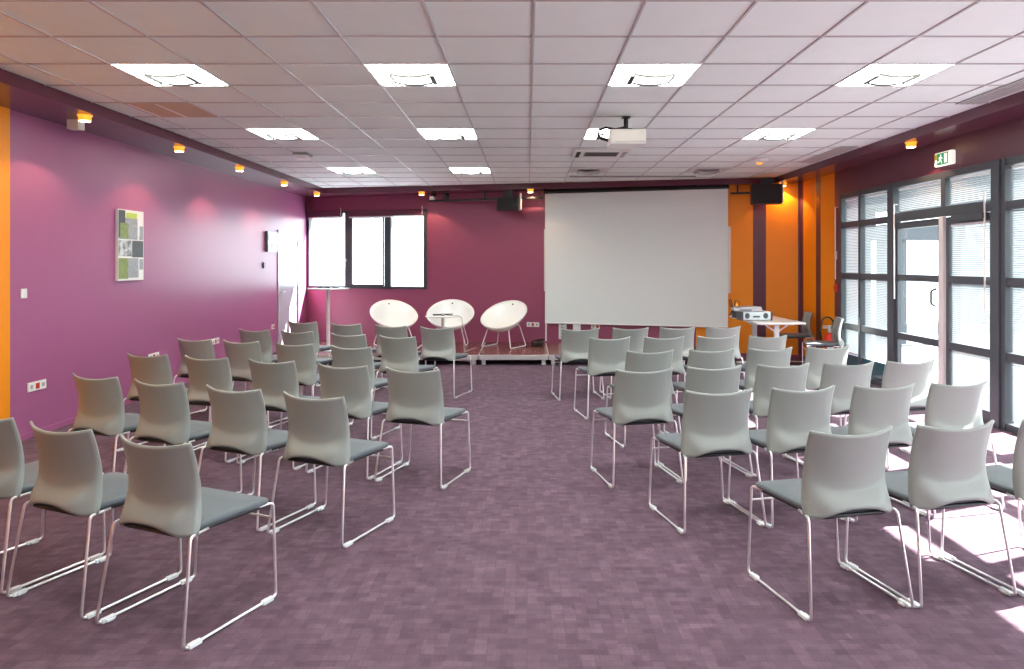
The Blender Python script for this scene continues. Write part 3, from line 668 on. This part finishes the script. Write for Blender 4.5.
# ------------------------------------------------------------------ desk with equipment
tx0, tx1, ty0, ty1 = 3.26, 3.96, 10.10, 11.50
th = thing('folding_table', 'long white table with equipment in front of the orange wall', 'table', ((tx0+tx1)/2, (ty0+ty1)/2, 0), 0.0)
MB().box(-0.35, 0.35, -0.70, 0.70, 0.715, 0.74).build('tabletop', 'white', th, bevel=0.004)
for yy in (-0.5, 0.5):
    l = MB(); l.box(-0.28, 0.28, yy-0.03, yy+0.03, 0.0, 0.03); l.box(-0.035, 0.035, yy-0.02, yy+0.02, 0.03, 0.69); l.box(-0.25, 0.25, yy-0.02, yy+0.02, 0.69, 0.716)
    l.tube([(-0.16, yy, 0.69), (0, yy, 0.58), (0.16, yy, 0.69)], 0.012, 8)
    l.build('leg', 'white_metal', th, bevel=0.003)
th = thing('amplifier', 'silver rack amplifier with two dark speaker grilles on the white table', 'amplifier', (3.36, 10.62, 0.74), 0.05); th.scale = (0.86, 0.9, 1)
MB().box(-0.22, 0.26, -0.16, 0.16, 0.008, 0.13).build('case', 'silver', th, bevel=0.006)
for xx in (-0.15, 0.17): MB().tube([(xx, -0.16, 0.07), (xx, -0.168, 0.07)], 0.042, 18).build('speaker_grille', 'frame', th)
for xx in (-0.24, 0.265): MB().box(xx, xx+0.022, -0.17, 0.1, 0, 0.13).build('side_handle', 'frame', th, bevel=0.003)
MB().box(-0.05, 0.07, -0.165, -0.159, 0.045, 0.07).build('display', 'frame', th)
th = thing('disc_player', 'silver disc player stacked askew on the amplifier', 'player', (3.28, 10.64, 0.871), -0.12)
MB().box(-0.2, 0.2, -0.14, 0.14, 0.004, 0.045).build('case', 'silver', th, bevel=0.006); MB().box(-0.12, 0.05, -0.143, -0.139, 0.015, 0.03).build('tray', 'frame', th)
for sx in (-0.15, 0.15): MB().lathe([(0.015, 0), (0.015, 0.006)], (sx, 0, 0), 10).build('foot', 'black', th)
th = thing('laptop', 'thin silver laptop lying closed on the disc player', 'laptop', (3.30, 10.66, 0.918), 0.15)
MB().box(-0.17, 0.17, -0.12, 0.12, 0, 0.012).build('base', 'silver', th, bevel=0.003); MB().box(-0.168, 0.168, -0.118, 0.118, 0.013, 0.02).build('lid', 'rim', th, bevel=0.003)
th = thing('mixer', 'black box mixer beside the silver amplifier', 'mixer', (3.05+0.22, 10.98, 0.74), 0.1)
MB().box(-0.06, 0.15, -0.12, 0.14, 0, 0.11).build('case', 'black', th, bevel=0.005)
k_ = MB()
for i in range(3): k_.lathe([(0.012, 0), (0.01, 0.02)], (-0.03+i*0.06, 0, 0.108), 10)
k_.build('knobs', 'rim', th)
cb = MB().tube(fillet([(3.17, 10.98, 0.85), (3.15, 11.1, 1.0), (3.22, 11.25, 1.03), (3.27, 11.3, 0.85), (3.24, 11.4, 0.75)], 0.08), 0.008, 6).tube(fillet([(3.2, 11.0, 0.83), (3.26, 11.15, 1.02), (3.36, 11.25, 0.98), (3.35, 11.32, 0.747)], 0.08), 0.007, 6)
tag(cb.build('equipment_cable', 'black'), 'black cables looping up behind the mixer', 'cable')
tag(MB().lathe([(0.022, 0), (0.022, 0.17), (0.012, 0.19), (0.012, 0.21)], (3.3, 11.2, 0.74), 14).build('orange_bottle', 'copper'), 'small orange bottle behind the equipment on the white table', 'bottle')

# fire extinguisher
th = thing('fire_extinguisher', 'red fire extinguisher with black hose by the orange wall', 'fire extinguisher', (4.43, 10.42, 0.10), -0.3)
MB().lathe([(0.065, 0), (0.078, 0.01), (0.08, 0.04), (0.08, 0.37), (0.07, 0.42), (0.04, 0.455), (0.028, 0.47)], n=24).build('cylinder', 'red', th)
MB().lathe([(0.026, 0.46), (0.026, 0.52)], n=14).box(-0.1, 0.02, -0.012, 0.012, 0.53, 0.545).box(-0.09, 0.03, -0.012, 0.012, 0.56, 0.572).box(-0.02, 0.02, -0.018, 0.018, 0.5, 0.575).build('valve', 'silver', th, bevel=0.002)
MB().tube(fillet([(0.02, 0, 0.53), (0.06, 0, 0.62), (0.0, 0, 0.70), (-0.09, 0, 0.68), (-0.13, 0, 0.55), (-0.11, 0, 0.35), (-0.1, -0.0, 0.2)], 0.06), 0.011, 8).build('hose', 'black', th)
MB().box(-0.04, 0.04, -0.083, -0.079, 0.16, 0.32).build('label', 'paper', th)
MB().box(0.07, 0.105, -0.03, 0.03, 0.1, 0.14).box(0.07, 0.105, -0.03, 0.03, 0.36, 0.4).build('bracket', 'rim', th)

# ------------------------------------------------------------------ conference chair
def sst(t): t = max(0.0, min(1.0, t)); return t*t*(3-2*t)
def back_shell():
    NU, NV = 26, 26
    def S(u, v):
        a = abs(u)
        zt = 0.83-0.022*(1-u*u); zb = 0.434+0.040*max(0, 1-(a/0.76)**2.6)
        z = zb+(zt-zb)*v; vv = max(0, (z-0.43)/0.40)
        w_ = 0.212+0.013*sst((0.58-z)/0.14)
        yc = -0.202-0.050*max(0, vv-0.38)**1.5/0.62**1.5               # straight inside, leaning back on top
        yc -= 0.052*sst((0.55+0.07*a**3-z)/0.085)                     # flares out under the dished middle
        ye = -0.250+0.045*math.sin(PI*max(0, min(1, vv*0.97+0.03)))**0.9
        k = sst((a-0.60)/0.36)
        y = yc*(1-k)+ye*k+0.052*a**2.3
        y += 0.016*sst((a-0.955)/0.045)*sst((0.74-z)/0.25)            # side lip wraps forward
        return (u*w_, y, z)
    F = [[S(-1+2*i/NU, j/NV) for i in range(NU+1)] for j in range(NV+1)]
    v = [p for r_ in F for p in r_]; W = NU+1
    fs = [(j*W+i, j*W+i+1, (j+1)*W+i+1, (j+1)*W+i) for j in range(NV) for i in range(NU)]
    o = MB().add(v, fs, 0, True).build('backrest', 'shell')
    so = o.modifiers.new('thick', 'SOLIDIFY'); so.thickness = 0.012; so.offset = 1
    return o
def slab(mb, hw, y0, y1, z0, z1, r, edge, crown=0.0, wf=0.0):
    cx, cy = 0, (y0+y1)/2; hl = (y1-y0)/2
    def ring(ins, z):
        pts = []
        a_, b_, rr = hw-ins, hl-ins, max(0.005, r-ins)
        for q, (sx, sy) in enumerate(((1, 1), (-1, 1), (-1, -1), (1, -1))):
            for k in range(6):
                t = PI/2*q+PI/2*k/5
                x = sx*(a_-rr)+rr*math.cos(t); y = cy+sy*(b_-rr)+rr*math.sin(t)
                zz = z-wf*max(0, (y-cy)/hl-0.55)**2*4
                x *= 0.87+0.13*min(1, max(0, (y-y0)/(0.5*(y1-y0))))
                pts.append((x, y, zz))
        return pts
    R = [ring(edge, z0), ring(edge*0.2, z0+(z1-z0)*0.25), ring(0, z0+(z1-z0)*0.55), ring(edge*0.35, z1-(z1-z0)*0.12), ring(edge*1.3, z1), ring(hw*0.5, z1+crown), ring(hw*0.85, z1+crown)]
    n = 24; v = [p for r_ in R for p in r_]; fs = [tuple(reversed(range(n)))]
    for i in range(len(R)-1):
        for j in range(n): fs.append((i*n+j, i*n+(j+1) % n, (i+1)*n+(j+1) % n, (i+1)*n+j))
    fs.append(tuple((len(R)-1)*n+j for j in range(n)))
    mb.add(v, fs, 0, True)
def make_chair():
    t = thing('conference_chair', 'x', 'chair')
    back = back_shell(); back.parent = t
    m = MB(); slab(m, 0.236, -0.222, 0.250, 0.446, 0.476, 0.05, 0.012, -0.004, 0.012); m.build('seat_pad', 'pad', t)
    m = MB(); slab(m, 0.220, -0.228, 0.235, 0.430, 0.449, 0.05, 0.008, 0, 0.012); m.build('seat_shell', 'black', t)
    for sx in (-1, 1):
        pts = [(sx*0.200, -0.10, 0.436), (sx*0.231, -0.218, 0.442), (sx*0.262, -0.282, 0.012), (sx*0.262, 0.240, 0.012), (sx*0.240, 0.246, 0.447), (sx*0.212, 0.18, 0.440)]
        MB().tube(fillet(pts, 0.022), 0.0066, 8).build('leg', 'chrome', t)
        for yy, dirn in ((-0.225, 1), (0.185, -1)):
            g = MB().box(sx*0.262-0.011, sx*0.262+0.011, yy-0.033, yy+0.033, 0.001, 0.021)
            g.box(sx*0.240, sx*0.252, yy-0.018, yy+0.018, 0.003, 0.016)
            g.build('glide', 'glide', t, bevel=0.004)
    MB().tube([(-0.242, 0.245, 0.375), (0.242, 0.245, 0.375)], 0.005, 8).build('crossbar', 'chrome', t)
    return t
chair0 = make_chair(); used = [False]
def place(x, y, deg, label, group):       # x,y: middle of the backrest's top edge
    a = math.radians(deg); ox, oy = x-math.sin(a)*0.195, y+math.cos(a)*0.195
    if not used[0]:
        used[0] = True; chair0.location = (ox, oy, 0); chair0.rotation_euler = (0, 0, a); chair0['label'] = label; chair0['group'] = group; return chair0
    return dup(chair0, (ox, oy, 0), a, label, group)
def block(rows_, side, ends):
    for r, (degs, row) in enumerate(rows_):
        rn = ('row nearest the viewer', 'second row from the viewer', 'third row from the viewer', 'fourth row from the viewer', 'fifth row from the viewer', 'row nearest the stage')[r]
        row = list(row) if side == 'right' else list(reversed(row)); nn = len(row)   # counted from the aisle
        for i, (x, y) in enumerate(row):
            pos = 'at the aisle' if i == 0 else (ends if i == nn-1 else ('', 'second', 'third', 'fourth')[i]+' from the aisle')
            place(x, y, degs, 'grey sled chair in the %s block, %s, %s' % (side, rn, pos), 'grey audience chairs in the %s block' % side)
LEFT = [(-23.5, [(-2.70, 3.56), (-2.17, 3.32), (-1.60, 3.07)]),
        (-22.5, [(-2.92, 4.82), (-2.37, 4.59), (-1.79, 4.35), (-1.23, 4.11)]),
        (-18.5, [(-3.17, 5.95), (-2.60, 5.78), (-2.0, 5.58), (-1.38, 5.33), (-0.82, 5.12)]),
        (-19, [(-3.34, 7.16), (-2.80, 6.98), (-2.21, 6.76), (-1.61, 6.52)]),
        (-20, [(-3.13, 8.17), (-2.58, 7.99), (-1.92, 7.66), (-1.35, 7.43)]),
        (-19, [(-2.92, 9.28), (-2.28, 8.98), (-1.66, 8.69), (-1.07, 8.46)])]
RIGHT = [(13, [(1.48, 3.26), (2.03, 3.38), (2.60, 3.49)]),
         (13, [(1.15, 4.27), (1.69, 4.36), (2.23, 4.45), (2.76, 4.55)]),
         (12, [(0.84, 5.11), (1.38, 5.25), (1.93, 5.37), (2.46, 5.45), (2.99, 5.56)]),
         (12, [(1.07, 6.20), (1.63, 6.29), (2.18, 6.39), (2.75, 6.51)]),
         (11, [(0.85, 7.30), (1.42, 7.37), (1.98, 7.43), (2.53, 7.48)]),
         (8, [(0.62, 8.27), (1.22, 8.39), (1.79, 8.48), (2.36, 8.57)])]
block(LEFT, 'left', 'at the wall end'); block(RIGHT, 'right', 'at the window end')
# two spare chairs by the desk, facing left
def spare(x, y, deg, label):
    return dup(chair0, (x, y, 0), math.radians(deg), label, 'spare grey chairs beside the equipment table')
spare(4.20, 11.15, 82, 'grey sled chair drawn up to the white equipment table, seen from the side')
spare(4.17, 10.02, 76, 'grey sled chair beside the glazing in front of the fire extinguisher, seen from the side')
